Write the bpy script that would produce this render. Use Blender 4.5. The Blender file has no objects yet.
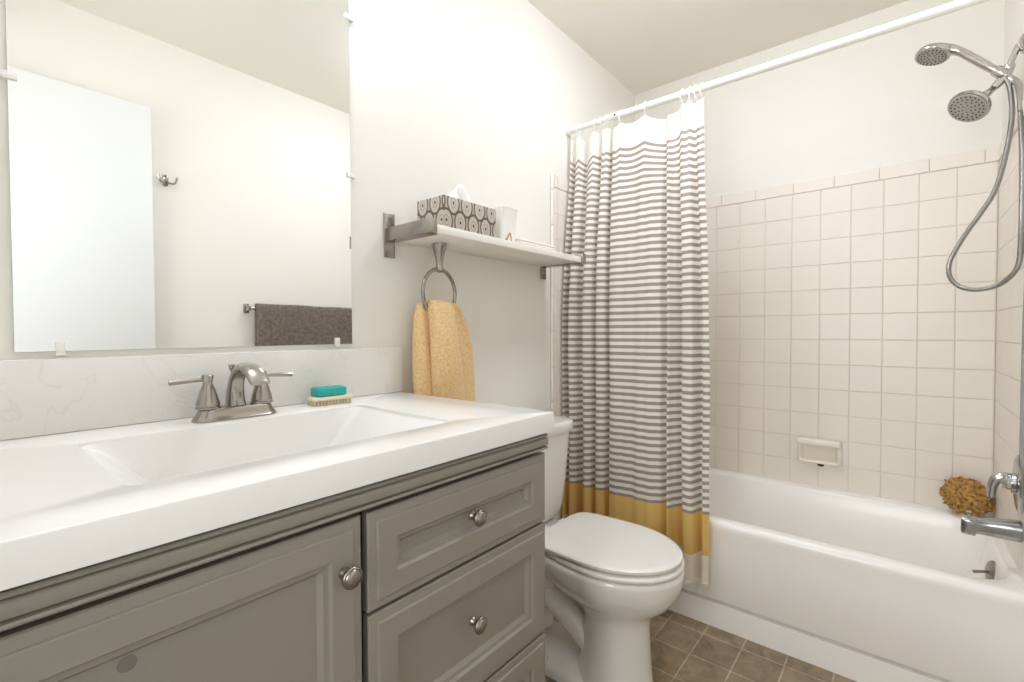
import bpy, bmesh, math, random
from mathutils import Vector, Matrix, noise
random.seed(7)
C = bpy.context.scene.collection
scn = bpy.context.scene
PI = math.pi

# ------------------------------------------------------------------ camera, light, exposure
D, W, B, LX, CZ = 1.172, -0.275, 2.5, -0.20, 2.425     # mirror wall y, shower wall y, tub wall x, entry wall x, ceiling z
def setup_camera():
    cd = bpy.data.cameras.new('camera'); cam = bpy.data.objects.new('camera', cd); C.objects.link(cam)
    right = Vector((0.63900903, -0.76919109, -0.00353935))
    down = Vector((-0.01842541, -0.01070664, -0.99977291))
    fwd = Vector((0.76897852, 0.63892913, -0.0210143))
    m = Matrix((right, -down, -fwd)).transposed().to_4x4()
    m.translation = Vector((0, 0, 1.10)); cam.matrix_world = m
    cd.sensor_width = 36; cd.sensor_fit = 'HORIZONTAL'; cd.lens = 470.09/1024*36; cd.clip_start = 0.01
    scn.camera = cam
setup_camera()
vs = scn.view_settings
vs.view_transform = 'Standard'; vs.look = 'None'; vs.gamma = 1; vs.use_curve_mapping = False
vs.exposure = 1.27
scn.cycles.diffuse_bounces = 8; scn.cycles.max_bounces = 14
wd = bpy.data.worlds.new('hall_daylight'); scn.world = wd; wd.use_nodes = True
wd.node_tree.nodes['Background'].inputs[0].default_value = (0.97, 0.99, 1.0, 1)
wd.node_tree.nodes['Background'].inputs[1].default_value = 0.25
BULB = 16.0                                             # vanity bulbs
DOME = 17.0                                             # glass of the added, unseen ceiling fill lamp
def area(name, loc, target, sx, sy, power, col):
    l = bpy.data.lights.new(name, 'AREA'); l.shape = 'RECTANGLE'; l.size = sx; l.size_y = sy
    l.energy = power; l.color = col
    o = bpy.data.objects.new(name, l); C.objects.link(o); o.location = loc
    o.rotation_euler = (Vector(target)-Vector(loc)).to_track_quat('-Z', 'Y').to_euler(); return o
area('hall_fill', (-1.15, .46, 1.30), (1.9, .40, 0.70), 0.9, 1.2, 11.5, (.985, .99, .99))  # added soft fill from the doorway side, no hall lamp is modelled

# ------------------------------------------------------------------ materials
def S(h):                                               # sRGB hex -> linear
    v = [int(h[i:i+2], 16)/255 for i in (0, 2, 4)]
    return tuple((c/12.92 if c <= .04045 else ((c+.055)/1.055)**2.4) for c in v)+(1,)
def mat(name, col, rough=.5, metal=0, bump=0, bscale=200, mott=0, mscale=6, spec=.5, coat=0):
    m = bpy.data.materials.new(name); m.use_nodes = True
    nt = m.node_tree; b = nt.nodes['Principled BSDF']
    c = S(col) if isinstance(col, str) else col
    b.inputs['Base Color'].default_value = c; b.inputs['Roughness'].default_value = rough
    b.inputs['Metallic'].default_value = metal; b.inputs['Specular IOR Level'].default_value = spec
    b.inputs['Coat Weight'].default_value = coat
    tc = nt.nodes.new('ShaderNodeTexCoord')
    if mott:
        n = nt.nodes.new('ShaderNodeTexNoise'); n.inputs['Scale'].default_value = mscale; n.inputs['Detail'].default_value = 5
        nt.links.new(tc.outputs['Object'], n.inputs['Vector'])
        mx = nt.nodes.new('ShaderNodeMix'); mx.data_type = 'RGBA'
        mx.inputs[6].default_value = tuple(x*(1-mott) for x in c[:3])+(1,)
        mx.inputs[7].default_value = tuple(min(1, x*(1+mott)) for x in c[:3])+(1,)
        nt.links.new(n.outputs['Fac'], mx.inputs[0]); nt.links.new(mx.outputs[2], b.inputs['Base Color'])
    if bump:
        n = nt.nodes.new('ShaderNodeTexNoise'); n.inputs['Scale'].default_value = bscale; n.inputs['Detail'].default_value = 3
        nt.links.new(tc.outputs['Object'], n.inputs['Vector'])
        bp = nt.nodes.new('ShaderNodeBump'); bp.inputs['Strength'].default_value = bump; bp.inputs['Distance'].default_value = .002
        nt.links.new(n.outputs['Fac'], bp.inputs['Height']); nt.links.new(bp.outputs['Normal'], b.inputs['Normal'])
    return m
M = {}
M['paint'] = mat('wall_paint', 'ECE9E1', .62, bump=.08, bscale=140)
M['ceiling'] = mat('ceiling_paint', 'EDE9E0', .8, bump=.15, bscale=90)
M['door'] = mat('door_paint', 'EEF0EF', .4)
M['tile'] = mat('wall_tile', 'ECE5DB', .34, mott=.02, mscale=3)
M['grout'] = mat('tile_grout', 'DDD3C5', .8)
M['dishglaze'] = mat('dish_glaze', 'F2EBDE', .2)
M['trimtile'] = mat('edge_tile', 'F0ECE2', .2)
M['porcelain'] = mat('porcelain', 'ECEAE5', .12, coat=.3)
M['seatplastic'] = mat('seat_plastic', 'E9E7E1', .22)
M['tub'] = mat('tub_enamel', 'F7F5F1', .26, coat=.1)
M['counter'] = mat('counter_marble', 'EDECE8', .16)
M['cabinet'] = mat('cabinet_paint', '918B80', .42, mott=.04, mscale=5)
M['cabdark'] = mat('rubbed_mark', '78736A', .6)
M['nickel'] = mat('brushed_nickel', 'A8A299', .24, 1, bump=.05, bscale=400)
M['darknickel'] = mat('aged_nickel', '9A9388', .3, 1)
M['chrome'] = mat('chrome', 'C9CACA', .08, 1)
M['wornchrome'] = mat('worn_chrome', 'A9ABAB', .2, 1, bump=.12, bscale=60)
M['sprayface'] = mat('spray_face_grey', 'B3B0AA', .3, .25)
M['showerchrome'] = mat('satin_chrome', 'C2BFBA', .16, 1)
M['plastic'] = mat('white_plastic', 'F2F0EA', .3)
M['shelfwhite'] = mat('shelf_laminate', 'F1EDE5', .35)
M['gold'] = mat('gold_metal', 'A88A45', .3, 1)
M['cup'] = mat('cup_ceramic', 'F8F7F4', .25)
M['tissue'] = mat('tissue_paper', 'F8F8F6', .8)
M['teal'] = mat('teal_soap', '1FA79F', .5, mott=.15, mscale=60)
M['cream'] = mat('cream_wood', 'E8DAC0', .6)
M['bristle'] = mat('bristle', 'DCCDB2', .8)
M['black'] = mat('dark_rubber', '2A2826', .6)
M['wood'] = mat('light_wood', 'D9CDB8', .6)
M['wcloth'] = mat('white_cloth', 'F1EDE4', .9, bump=.4, bscale=500)

def towel_mat(name, c1, c2, scale):
    m = mat(name, c1, 1.0, spec=.1); nt = m.node_tree; b = nt.nodes['Principled BSDF']
    tc = nt.nodes.new('ShaderNodeTexCoord')
    n = nt.nodes.new('ShaderNodeTexNoise'); n.inputs['Scale'].default_value = scale; n.inputs['Detail'].default_value = 4
    nt.links.new(tc.outputs['Object'], n.inputs['Vector'])
    r = nt.nodes.new('ShaderNodeValToRGB'); r.color_ramp.elements[0].color = S(c2); r.color_ramp.elements[1].color = S(c1)
    r.color_ramp.elements[0].position = .3; r.color_ramp.elements[1].position = .62
    nt.links.new(n.outputs['Fac'], r.inputs['Fac']); nt.links.new(r.outputs['Color'], b.inputs['Base Color'])
    bp = nt.nodes.new('ShaderNodeBump'); bp.inputs['Strength'].default_value = .7; bp.inputs['Distance'].default_value = .004
    nt.links.new(n.outputs['Fac'], bp.inputs['Height']); nt.links.new(bp.outputs['Normal'], b.inputs['Normal'])
    b.inputs['Sheen Weight'].default_value = .3
    return m
M['sponge'] = towel_mat('sea_sponge_fibre', 'C99C5A', '6B4A20', 85)
M['ytowel'] = towel_mat('yellow_terry', 'F0D0A0', 'DFB67C', 170)
M['gtowel'] = towel_mat('grey_terry', '7E7369', '5F564F', 60)

def backsplash_mat():
    m = mat('backsplash_marble', 'E6E4DF', .2); nt = m.node_tree; b = nt.nodes['Principled BSDF']
    tc = nt.nodes.new('ShaderNodeTexCoord')
    mp = nt.nodes.new('ShaderNodeMapping'); mp.inputs['Rotation'].default_value = (0, .6, 0)
    nt.links.new(tc.outputs['Object'], mp.inputs['Vector'])
    n = nt.nodes.new('ShaderNodeTexNoise'); n.inputs['Scale'].default_value = 7; n.inputs['Detail'].default_value = 6; n.inputs['Distortion'].default_value = 1.2
    nt.links.new(mp.outputs['Vector'], n.inputs['Vector'])
    a = nt.nodes.new('ShaderNodeMath'); a.operation = 'SUBTRACT'; a.inputs[1].default_value = .5
    nt.links.new(n.outputs['Fac'], a.inputs[0])
    ab = nt.nodes.new('ShaderNodeMath'); ab.operation = 'ABSOLUTE'; nt.links.new(a.outputs[0], ab.inputs[0])
    r = nt.nodes.new('ShaderNodeValToRGB'); r.color_ramp.elements[0].color = S('DFDCD6'); r.color_ramp.elements[1].color = S('E6E4DF')
    r.color_ramp.elements[0].position = 0; r.color_ramp.elements[1].position = .012
    nt.links.new(ab.outputs[0], r.inputs['Fac']); nt.links.new(r.outputs['Color'], b.inputs['Base Color'])
    return m
M['backsplash'] = backsplash_mat()

def floor_mat():
    m = mat('floor_tile', '6E6252', .45); nt = m.node_tree; b = nt.nodes['Principled BSDF']
    tc = nt.nodes.new('ShaderNodeTexCoord')
    mp = nt.nodes.new('ShaderNodeMapping'); mp.inputs['Scale'].default_value = (1/.1385, 1/.1295, 1)
    mp.inputs['Location'].default_value = (-1.736/.1385+20, -.5455/.1295+20, 0)
    nt.links.new(tc.outputs['Object'], mp.inputs['Vector'])
    br = nt.nodes.new('ShaderNodeTexBrick'); br.offset = 0; br.squash = 1
    br.inputs['Scale'].default_value = 1; br.inputs['Brick Width'].default_value = 1; br.inputs['Row Height'].default_value = 1
    br.inputs['Mortar Size'].default_value = .022; br.inputs['Mortar Smooth'].default_value = .3
    br.inputs['Color1'].default_value = S('8B7A63'); br.inputs['Color2'].default_value = S('9E8C72'); br.inputs['Mortar'].default_value = S('B9AB92')
    nt.links.new(mp.outputs['Vector'], br.inputs['Vector'])
    n = nt.nodes.new('ShaderNodeTexNoise'); n.inputs['Scale'].default_value = 14; n.inputs['Detail'].default_value = 8; n.inputs['Roughness'].default_value = .65; n.inputs['Distortion'].default_value = .8
    nt.links.new(tc.outputs['Object'], n.inputs['Vector'])
    r = nt.nodes.new('ShaderNodeValToRGB'); r.color_ramp.elements[0].color = (.62, .6, .58, 1); r.color_ramp.elements[1].color = (1.25, 1.22, 1.15, 1)
    r.color_ramp.elements[0].position = .35; r.color_ramp.elements[1].position = .7
    nt.links.new(n.outputs['Fac'], r.inputs['Fac'])
    mx = nt.nodes.new('ShaderNodeMix'); mx.data_type = 'RGBA'; mx.blend_type = 'MULTIPLY'; mx.inputs[0].default_value = 1
    nt.links.new(br.outputs['Color'], mx.inputs[6]); nt.links.new(r.outputs['Color'], mx.inputs[7])
    nt.links.new(mx.outputs[2], b.inputs['Base Color'])
    bp = nt.nodes.new('ShaderNodeBump'); bp.inputs['Strength'].default_value = .3; bp.inputs['Distance'].default_value = .002; bp.invert = True
    nt.links.new(br.outputs['Fac'], bp.inputs['Height']); nt.links.new(bp.outputs['Normal'], b.inputs['Normal'])
    return m
M['floor'] = floor_mat()

def curtain_mat():
    m = mat('striped_cotton', 'F4F0EA', .85, spec=.2); nt = m.node_tree; b = nt.nodes['Principled BSDF']
    def math_(op, a, bb=None):
        nd = nt.nodes.new('ShaderNodeMath'); nd.operation = op
        for i, v in enumerate((a, bb)):
            if v is None: continue
            if isinstance(v, (int, float)): nd.inputs[i].default_value = v
            else: nt.links.new(v, nd.inputs[i])
        return nd.outputs[0]
    uv = nt.nodes.new('ShaderNodeUVMap'); sp = nt.nodes.new('ShaderNodeSeparateXYZ'); nt.links.new(uv.outputs['UV'], sp.inputs[0])
    z = sp.outputs['Y']                                 # height on the cloth in metres
    s = math_('SINE', math_('MULTIPLY', math_('SUBTRACT', z, .43), 2*PI/.0272))
    rs = nt.nodes.new('ShaderNodeValToRGB'); nt.links.new(math_('ADD', math_('MULTIPLY', s, .5), .5), rs.inputs['Fac'])
    rs.color_ramp.elements[0].position = .42; rs.color_ramp.elements[0].color = S('F2EEE8')
    rs.color_ramp.elements[1].position = .66; rs.color_ramp.elements[1].color = S('A99D92')
    rb = nt.nodes.new('ShaderNodeValToRGB'); cr = rb.color_ramp; cr.interpolation = 'CONSTANT'
    nt.links.new(math_('MULTIPLY', z, .5), rb.inputs['Fac'])
    cr.elements[0].position = 0; cr.elements[0].color = S('F2E9DD')
    cr.elements[1].position = .137; cr.elements[1].color = S('E8C67C')
    e = cr.elements.new(.216); e.color = S('F2EEE8')
    st = math_('MULTIPLY', math_('GREATER_THAN', z, .432), math_('LESS_THAN', z, 1.868))
    mx = nt.nodes.new('ShaderNodeMix'); mx.data_type = 'RGBA'
    nt.links.new(st, mx.inputs[0]); nt.links.new(rb.outputs['Color'], mx.inputs[6]); nt.links.new(rs.outputs['Color'], mx.inputs[7])
    nt.links.new(mx.outputs[2], b.inputs['Base Color'])
    tr = nt.nodes.new('ShaderNodeBsdfTranslucent'); nt.links.new(mx.outputs[2], tr.inputs['Color'])
    ms = nt.nodes.new('ShaderNodeMixShader'); ms.inputs[0].default_value = .2
    nt.links.new(b.outputs[0], ms.inputs[1]); nt.links.new(tr.outputs[0], ms.inputs[2])
    nt.links.new(ms.outputs[0], nt.nodes['Material Output'].inputs['Surface'])
    return m
M['curtain'] = curtain_mat()

def tissuebox_mat():
    m = mat('ogee_print_card', 'BDB5A8', .45); nt = m.node_tree; b = nt.nodes['Principled BSDF']
    def mt(op, a, bb=None):
        nd = nt.nodes.new('ShaderNodeMath'); nd.operation = op
        for i, v in enumerate((a, bb)):
            if v is None: continue
            if isinstance(v, (int, float)): nd.inputs[i].default_value = v
            else: nt.links.new(v, nd.inputs[i])
        return nd.outputs[0]
    uv = nt.nodes.new('ShaderNodeUVMap'); sp = nt.nodes.new('ShaderNodeSeparateXYZ'); nt.links.new(uv.outputs['UV'], sp.inputs[0])
    def cell(off, offy):
        fx = mt('SUBTRACT', mt('FRACT', mt('ADD', mt('MULTIPLY', sp.outputs['X'], 1/.054), off)), .5)
        fy = mt('SUBTRACT', mt('FRACT', mt('ADD', mt('MULTIPLY', sp.outputs['Y'], 1/.105), offy)), .5)
        fy = mt('MULTIPLY', fy, 1.35)
        return mt('SQRT', mt('ADD', mt('MULTIPLY', fx, fx), mt('MULTIPLY', fy, fy)))
    d = mt('MINIMUM', cell(.315, .29), cell(.815, .79))
    r = nt.nodes.new('ShaderNodeValToRGB'); cr = r.color_ramp; cr.interpolation = 'CONSTANT'
    nt.links.new(d, r.inputs['Fac'])
    cr.elements[0].position = 0; cr.elements[0].color = S('3E372E')
    cr.elements[1].position = .06; cr.elements[1].color = S('C2BAAD')
    for p, c in ((.15, 'A79E91'), (.20, 'C2BAAD'), (.36, '5E5548'), (.45, 'B0A799')):
        e = cr.elements.new(p); e.color = S(c)
    nt.links.new(r.outputs['Color'], b.inputs['Base Color'])
    return m
M['tissuebox'] = tissuebox_mat()
def hose_mat():
    m = mat('ribbed_steel', 'A5A3A0', .25, 1); nt = m.node_tree; b = nt.nodes['Principled BSDF']
    uv = nt.nodes.new('ShaderNodeUVMap'); w = nt.nodes.new('ShaderNodeTexWave'); w.bands_direction = 'Y'; w.inputs['Scale'].default_value = 90
    nt.links.new(uv.outputs['UV'], w.inputs['Vector'])
    bp = nt.nodes.new('ShaderNodeBump'); bp.inputs['Strength'].default_value = .4; bp.inputs['Distance'].default_value = .002
    nt.links.new(w.outputs['Fac'], bp.inputs['Height']); nt.links.new(bp.outputs['Normal'], b.inputs['Normal'])
    return m
M['hose'] = hose_mat()
def glass_shade_mat():
    m = bpy.data.materials.new('frosted_shade'); m.use_nodes = True; nt = m.node_tree
    b = nt.nodes['Principled BSDF']; b.inputs['Base Color'].default_value = (.85, .83, .78, 1); b.inputs['Roughness'].default_value = .4
    tr = nt.nodes.new('ShaderNodeBsdfTranslucent'); tr.inputs['Color'].default_value = (.85, .82, .76, 1)
    ms = nt.nodes.new('ShaderNodeMixShader'); ms.inputs[0].default_value = .45
    nt.links.new(b.outputs[0], ms.inputs[1]); nt.links.new(tr.outputs[0], ms.inputs[2]); nt.links.new(ms.outputs[0], nt.nodes['Material Output'].inputs['Surface'])
    return m
M['shade'] = glass_shade_mat()
def emit(name, col, st):
    m = bpy.data.materials.new(name); m.use_nodes = True; nt = m.node_tree
    e = nt.nodes.new('ShaderNodeEmission'); e.inputs[0].default_value = col; e.inputs[1].default_value = st
    nt.links.new(e.outputs[0], nt.nodes['Material Output'].inputs['Surface']); return m
M['bulb'] = emit('lit_bulb', (.92, .985, 1.14, 1), BULB)
M['dome'] = emit('lit_fill_dome', (.93, .985, 1.12, 1), DOME)
M['mirror'] = mat('mirror_silver', (.93, .94, .92, 1), .0, 1)
M['glassedge'] = mat('mirror_edge_glass', 'B9C4BC', .1)

# ------------------------------------------------------------------ mesh helpers
class MB:
    def __init__(s): s.bm = bmesh.new(); s.uv = s.bm.loops.layers.uv.new('UVMap')
    def face(s, vs, mi=0):
        try: f = s.bm.faces.new(vs); f.material_index = mi; return f
        except ValueError: return None
    def box(s, x0, x1, y0, y1, z0, z1, bev=0, seg=2, mi=0):
        r = bmesh.ops.create_cube(s.bm, size=1, matrix=Matrix.Translation(((x0+x1)/2, (y0+y1)/2, (z0+z1)/2)) @ Matrix.Diagonal((x1-x0, y1-y0, z1-z0, 1)))
        vs = r['verts']; fs = set(f for v in vs for f in v.link_faces)
        for f in fs: f.material_index = mi
        if bev:
            es = list(set(e for v in vs for e in v.link_edges))
            bmesh.ops.bevel(s.bm, geom=es, offset=bev, segments=seg, profile=.5, affect='EDGES', material=-1)
        return s
    def rings(s, loops, cap0=True, cap1=True, closed=True, mi=0):
        R = [[s.bm.verts.new(p) for p in lp] for lp in loops]
        n = len(R[0])
        for a, b in zip(R, R[1:]):
            for i in range(n if closed else n-1):
                j = (i+1) % n
                s.face((a[i], a[j], b[j], b[i]), mi)
        if cap0: s.face(list(reversed(R[0])), mi)
        if cap1: s.face(R[-1], mi)
        return R
    def lathe(s, prof, origin=(0, 0, 0), axis=(0, 0, 1), seg=32, mi=0, sx=1, sy=1):
        q = Vector((0, 0, 1)).rotation_difference(Vector(axis).normalized()); o = Vector(origin); loops = []
        for r, h in prof:
            loops.append([o+q @ Vector((max(r, 1e-5)*math.cos(2*PI*i/seg)*sx, max(r, 1e-5)*math.sin(2*PI*i/seg)*sy, h)) for i in range(seg)])
        s.rings(loops, True, True, True, mi); return s
    def tube(s, pts, rad, seg=12, smooth=0, mi=0, caps=True):
        P = [Vector(p) for p in pts]
        if smooth: P, rad = spline(P, rad, smooth)
        n = len(P); rr = rad if isinstance(rad, (list, tuple)) else [rad]*n
        T = [(P[min(i+1, n-1)]-P[max(i-1, 0)]).normalized() for i in range(n)]
        up = Vector((0, 0, 1)) if abs(T[0].z) < .9 else Vector((1, 0, 0))
        N = (up-T[0]*up.dot(T[0])).normalized(); loops = []; acc = 0; L = []
        for i in range(n):
            if i: N = (T[i-1].rotation_difference(T[i]) @ N).normalized(); acc += (P[i]-P[i-1]).length
            Bn = T[i].cross(N); L.append(acc)
            loops.append([P[i]+(N*math.cos(2*PI*k/seg)+Bn*math.sin(2*PI*k/seg))*rr[i] for k in range(seg)])
        R = s.rings(loops, caps, caps, True, mi)
        d = {}
        for i, lp in enumerate(R):
            for v in lp: d[v] = L[i]
        for lp in R:
            for v in lp:
                for l in v.link_loops: l[s.uv].uv = (0, d[v])
        return s
    def grid(s, fn, nu, nv, uvfn=None, mi=0):
        V = [[s.bm.verts.new(fn(u/nu, v/nv)) for v in range(nv+1)] for u in range(nu+1)]
        for u in range(nu):
            for v in range(nv):
                f = s.face((V[u][v], V[u+1][v], V[u+1][v+1], V[u][v+1]), mi)
                if uvfn and f:
                    for l, (a, b) in zip(f.loops, ((u, v), (u+1, v), (u+1, v+1), (u, v+1))): l[s.uv].uv = uvfn(a/nu, b/nv)
        return V
    def build(s, name, mats, parent=None, ang=35, flat=False, recalc=True, subsurf=0, solid=0):
        if recalc: bmesh.ops.recalc_face_normals(s.bm, faces=s.bm.faces)
        me = bpy.data.meshes.new(name)
        if parent is not None: off = org(parent)
        else:
            co = [v.co for v in s.bm.verts]
            off = Vector(((min(c.x for c in co)+max(c.x for c in co))/2, (min(c.y for c in co)+max(c.y for c in co))/2, min(c.z for c in co)))
        bmesh.ops.translate(s.bm, verts=s.bm.verts, vec=-off)
        s.bm.to_mesh(me); s.bm.free()
        for m in (mats if isinstance(mats, (list, tuple)) else [mats]): me.materials.append(M[m])
        o = bpy.data.objects.new(name, me); C.objects.link(o)
        if parent is not None: o.parent = parent; o['_w'] = list(off)
        else: o.location = off; o['_w'] = list(off)
        if not flat:
            for p in me.polygons: p.use_smooth = True
            if ang < 180: me.set_sharp_from_angle(angle=math.radians(ang))
        if solid:
            md = o.modifiers.new('thickness', 'SOLIDIFY'); md.thickness = solid; md.offset = 0
        if subsurf:
            md = o.modifiers.new('smooth', 'SUBSURF'); md.levels = subsurf; md.render_levels = subsurf
        return o
def org(o): return Vector(o['_w'])
def spline(P, rad, k):
    out, ro = [], []; n = len(P)
    rr = list(rad) if isinstance(rad, (list, tuple)) else [rad]*n
    for i in range(n-1):
        p0, p1, p2, p3 = P[max(i-1, 0)], P[i], P[i+1], P[min(i+2, n-1)]
        for j in range(k):
            t = j/k
            out.append(.5*((2*p1)+(p2-p0)*t+(2*p0-5*p1+4*p2-p3)*t*t+(3*p1-p0-3*p2+p3)*t**3)); ro.append(rr[i]*(1-t)+rr[i+1]*t)
    out.append(P[-1]); ro.append(rr[-1]); return out, ro
def rrect(x0, x1, y0, y1, r, n=6):
    pts = []
    for cx, cy, a0 in ((x1-r, y1-r, 0), (x0+r, y1-r, PI/2), (x0+r, y0+r, PI), (x1-r, y0+r, 1.5*PI)):
        for i in range(n+1):
            a = a0+PI/2*i/n; pts.append((cx+r*math.cos(a), cy+r*math.sin(a)))
    return pts
def thing(name, loc, label, cat, group=None):
    o = bpy.data.objects.new(name, None); C.objects.link(o); o.location = loc; o.empty_display_size = .05
    o['_w'] = list(loc); tag(o, label, cat, group); return o
def tag(o, label, cat, group=None):
    o['label'] = label; o['category'] = cat
    if group: o['group'] = group
    return o
def struct(o): o['kind'] = 'structure'; return o
def copy_obj(o, parent=None):
    c = o.copy(); C.objects.link(c)
    if parent is not None: c.parent = parent
    return c

# ------------------------------------------------------------------ the room
struct(MB().box(-1.3, B+.1, W-.1, D+.1, -.08, 0).build('floor', 'floor', flat=True))
fl = bpy.data.objects['floor']
fl.data.transform(Matrix.Translation(fl.location)); fl.location = (0, 0, 0); fl['_w'] = [0, 0, 0]
struct(MB().box(LX-.1, B+.1, W-.1, D+.1, CZ, CZ+.08).build('ceiling', 'ceiling', flat=True))
struct(MB().box(LX-.1, B+.1, D, D+.1, 0, CZ).build('wall_left', 'paint', flat=True))
struct(MB().box(B, B+.1, W-.1, D+.1, 0, CZ).build('wall_back', 'paint', flat=True))
struct(MB().box(LX-.1, B, W-.1, W, 0, CZ).build('wall_right', 'paint', flat=True))
m = MB(); m.box(LX-.1, LX, .52, D, 0, CZ); m.box(LX-.1, LX, W, .52, 2.13, CZ)
struct(m.build('wall_front', 'paint', flat=True))

def tiles(m, O, U, V, N, us, vs, gap=.0011, t=.0035):
    O, U, V, N = map(Vector, (O, U, V, N))
    for (u0, u1) in us:
        for (v0, v1) in vs:
            a, b, c, d = u0+gap, u1-gap, v0+gap, v1-gap
            if b-a < .004 or d-c < .004: continue
            e = min(.003, (b-a)/3)
            lo = [O+U*x+V*y for x, y in ((a, c), (b, c), (b, d), (a, d))]
            mi = [p+N*(t-.0007) for p in lo]
            hi = [O+U*x+V*y+N*t for x, y in ((a+e, c+e), (b-e, c+e), (b-e, d-e), (a+e, d-e))]
            m.rings([lo, mi, hi], False, True, True, 0)
def cuts(a, b, start, step):
    e = [a]; k = math.ceil((a-start)/step+1e-6)
    while start+k*step < b-1e-6: e.append(start+k*step); k += 1
    e.append(b); return list(zip(e, e[1:]))
RZ = cuts(.385, 1.7215, 1.7215, .1107)
BZ = [(1.7215, 1.775)]
YK, XS = .7275, .1104
m = MB(); m.box(B-.004, B-.0005, W+.0005, D-.0005, .385, 1.774, mi=1)
tiles(m, (B-.004, 0, 0), (0, 1, 0), (0, 0, 1), (-1, 0, 0), cuts(W+.0076, D-.0076, YK, XS), RZ)
tiles(m, (B-.004, 0, 0), (0, 1, 0), (0, 0, 1), (-1, 0, 0), cuts(W+.0076, D-.0076, .703, .1555), BZ, t=.007)
struct(m.build('trim_1', ['tile', 'grout'], flat=True))
m = MB(); m.box(1.688, B-.01, D-.004, D-.0005, .385, 1.774, mi=1); m.box(1.688, 1.797, D-.004, D-.0005, .0, .385, mi=1)
tiles(m, (0, D-.004, 0), (1, 0, 0), (0, 0, 1), (0, -1, 0), cuts(1.689, B-.0078, 2.4922, XS), RZ)
tiles(m, (0, D-.004, 0), (1, 0, 0), (0, 0, 1), (0, -1, 0), cuts(1.689, B-.0078, 2.4922, .1555), BZ, t=.007)
tiles(m, (0, D-.004, 0), (1, 0, 0), (0, 0, 1), (0, -1, 0), [(1.689, 1.795)], cuts(.005, .385, 1.7215, .1107))
struct(m.build('trim_2', ['tile', 'grout'], flat=True))
m = MB(); m.box(1.72, B-.01, W+.0005, W+.004, .385, 1.774, mi=1)
tiles(m, (0, W+.004, 0), (1, 0, 0), (0, 0, 1), (0, 1, 0), cuts(1.722, B-.0078, 2.4922, XS), RZ)
tiles(m, (0, W+.004, 0), (1, 0, 0), (0, 0, 1), (0, 1, 0), cuts(1.722, B-.0078, 2.4922, .1555), BZ, t=.007)
struct(m.build('trim_3', ['tile', 'grout'], flat=True))
# bullnose edge tiles beside the tiled alcove
m = MB(); zz = [(0.03+k*.1525, .03+(k+1)*.1525) for k in range(11)]+[(.03+11*.1525, 1.775)]
m.box(1.669, 1.6865, D-.004, D-.0005, .03, 1.773, mi=1)
for a, b in zz: m.box(1.666, 1.6875, D-.0125, D-.003, a+.0006, b-.0006, .004, 3)
struct(m.build('trim_4', ['trimtile', 'grout']))
struct(MB().box(.88, 1.66, D-.013, D-.0005, 0, .09, .003).build('baseboard_left', 'plastic'))
struct(MB().box(.61, 1.79, W+.0005, W+.013, 0, .09, .003).build('baseboard_right', 'plastic'))
dr = thing('door_1', (.2, -.25, 0), 'plain white flush door swung open against the wall', 'door'); struct(dr)
MB().box(-.185, .597, -.268, -.232, .012, 2.092, .002).build('door_slab', 'door', dr)
m = MB(); m.lathe([(.03, 0), (.03, .006), (.012, .01), (.012, .03), (.026, .042), (.028, .055), (.02, .066), (0, .068)], (.535, -.232, .95), (0, 1, 0))
m.build('door_knob', 'nickel', dr)

# ------------------------------------------------------------------ vanity cabinet
FY = .603                                               # front plane of doors and drawers
vc = thing('vanity_cabinet', (.33, .9, 0), 'grey painted bathroom vanity cabinet with raised panel door and three drawers', 'cabinet')
m = MB(); m.box(-.19, .842, .672, .686, .10, .874, .001); m.box(-.19, -.175, .6255, D-.02, .10, .874); m.box(.827, .842, .6255, D-.02, .10, .874, .001)
m.box(-.175, .827, .6255, D-.02, .10, .115); m.box(-.175, .827, D-.03, D-.02, .115, .874); m.box(-.18, .832, .69, D-.03, 0, .10)
m.build('cabinet_body', 'cabinet', vc)
prof = [(.626, .877), (.614, .877), (.614, .8735), (.603, .8725), (.601, .8705), (.602, .8675), (.607, .8665), (.607, .8650), (.602, .8640), (.600, .862), (.600, .8505), (.601, .849), (.607, .8475), (.607, .846), (.601, .8445), (.600, .842), (.6015, .8395), (.626, .8395)]
m = MB(); m.rings([[(x, y, z) for y, z in prof] for x in (-.192, .846)]); m.build('top_rail', 'cabinet', vc)
def panel(x0, x1, z0, z1, name, parent):
    m = MB(); yb = FY+.02
    steps = [(0, yb), (0, FY+.007), (.002, FY+.0048), (.011, FY+.0040), (.0140, FY+.0036), (.0152, FY+.0008), (.0165, FY), (.0485, FY), (.0500, FY+.0022), (.0515, FY+.0052), (.0535, FY+.0060), (.0590, FY+.0066), (.0625, FY+.0115), (.0650, FY+.0140)]
    loops = [[(x0+i, y, z0+i), (x1-i, y, z0+i), (x1-i, y, z1-i), (x0+i, y, z1-i)] for i, y in steps]
    m.rings(loops, True, True); return m.build(name, 'cabinet', parent, ang=20)
def knob(x, z, parent):
    m = MB(); m.lathe([(.0085, 0), (.0085, .003), (.0055, .006), (.0055, .013), (.0085, .016), (.0145, .0185), (.0155, .0215), (.0150, .0240), (.0132, .0252), (.0128, .0245), (.0120, .0245), (.0105, .0275), (.006, .0292), (0, .0297)], (x, FY+.0005, z), (0, -1, 0), 36)
    return m.build('knob', 'darknickel', parent, ang=50)
d = panel(-.182, .384, .185, .8305, 'door', vc); knob(.353, .7595, d)
m = MB(); m.lathe([(.0085, 0), (.0086, .0003), (0, .0004)], (.114, FY+.0138, .7555), (0, -1, 0), 24); m.build('bumper_mark', 'cabdark', d)
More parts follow.
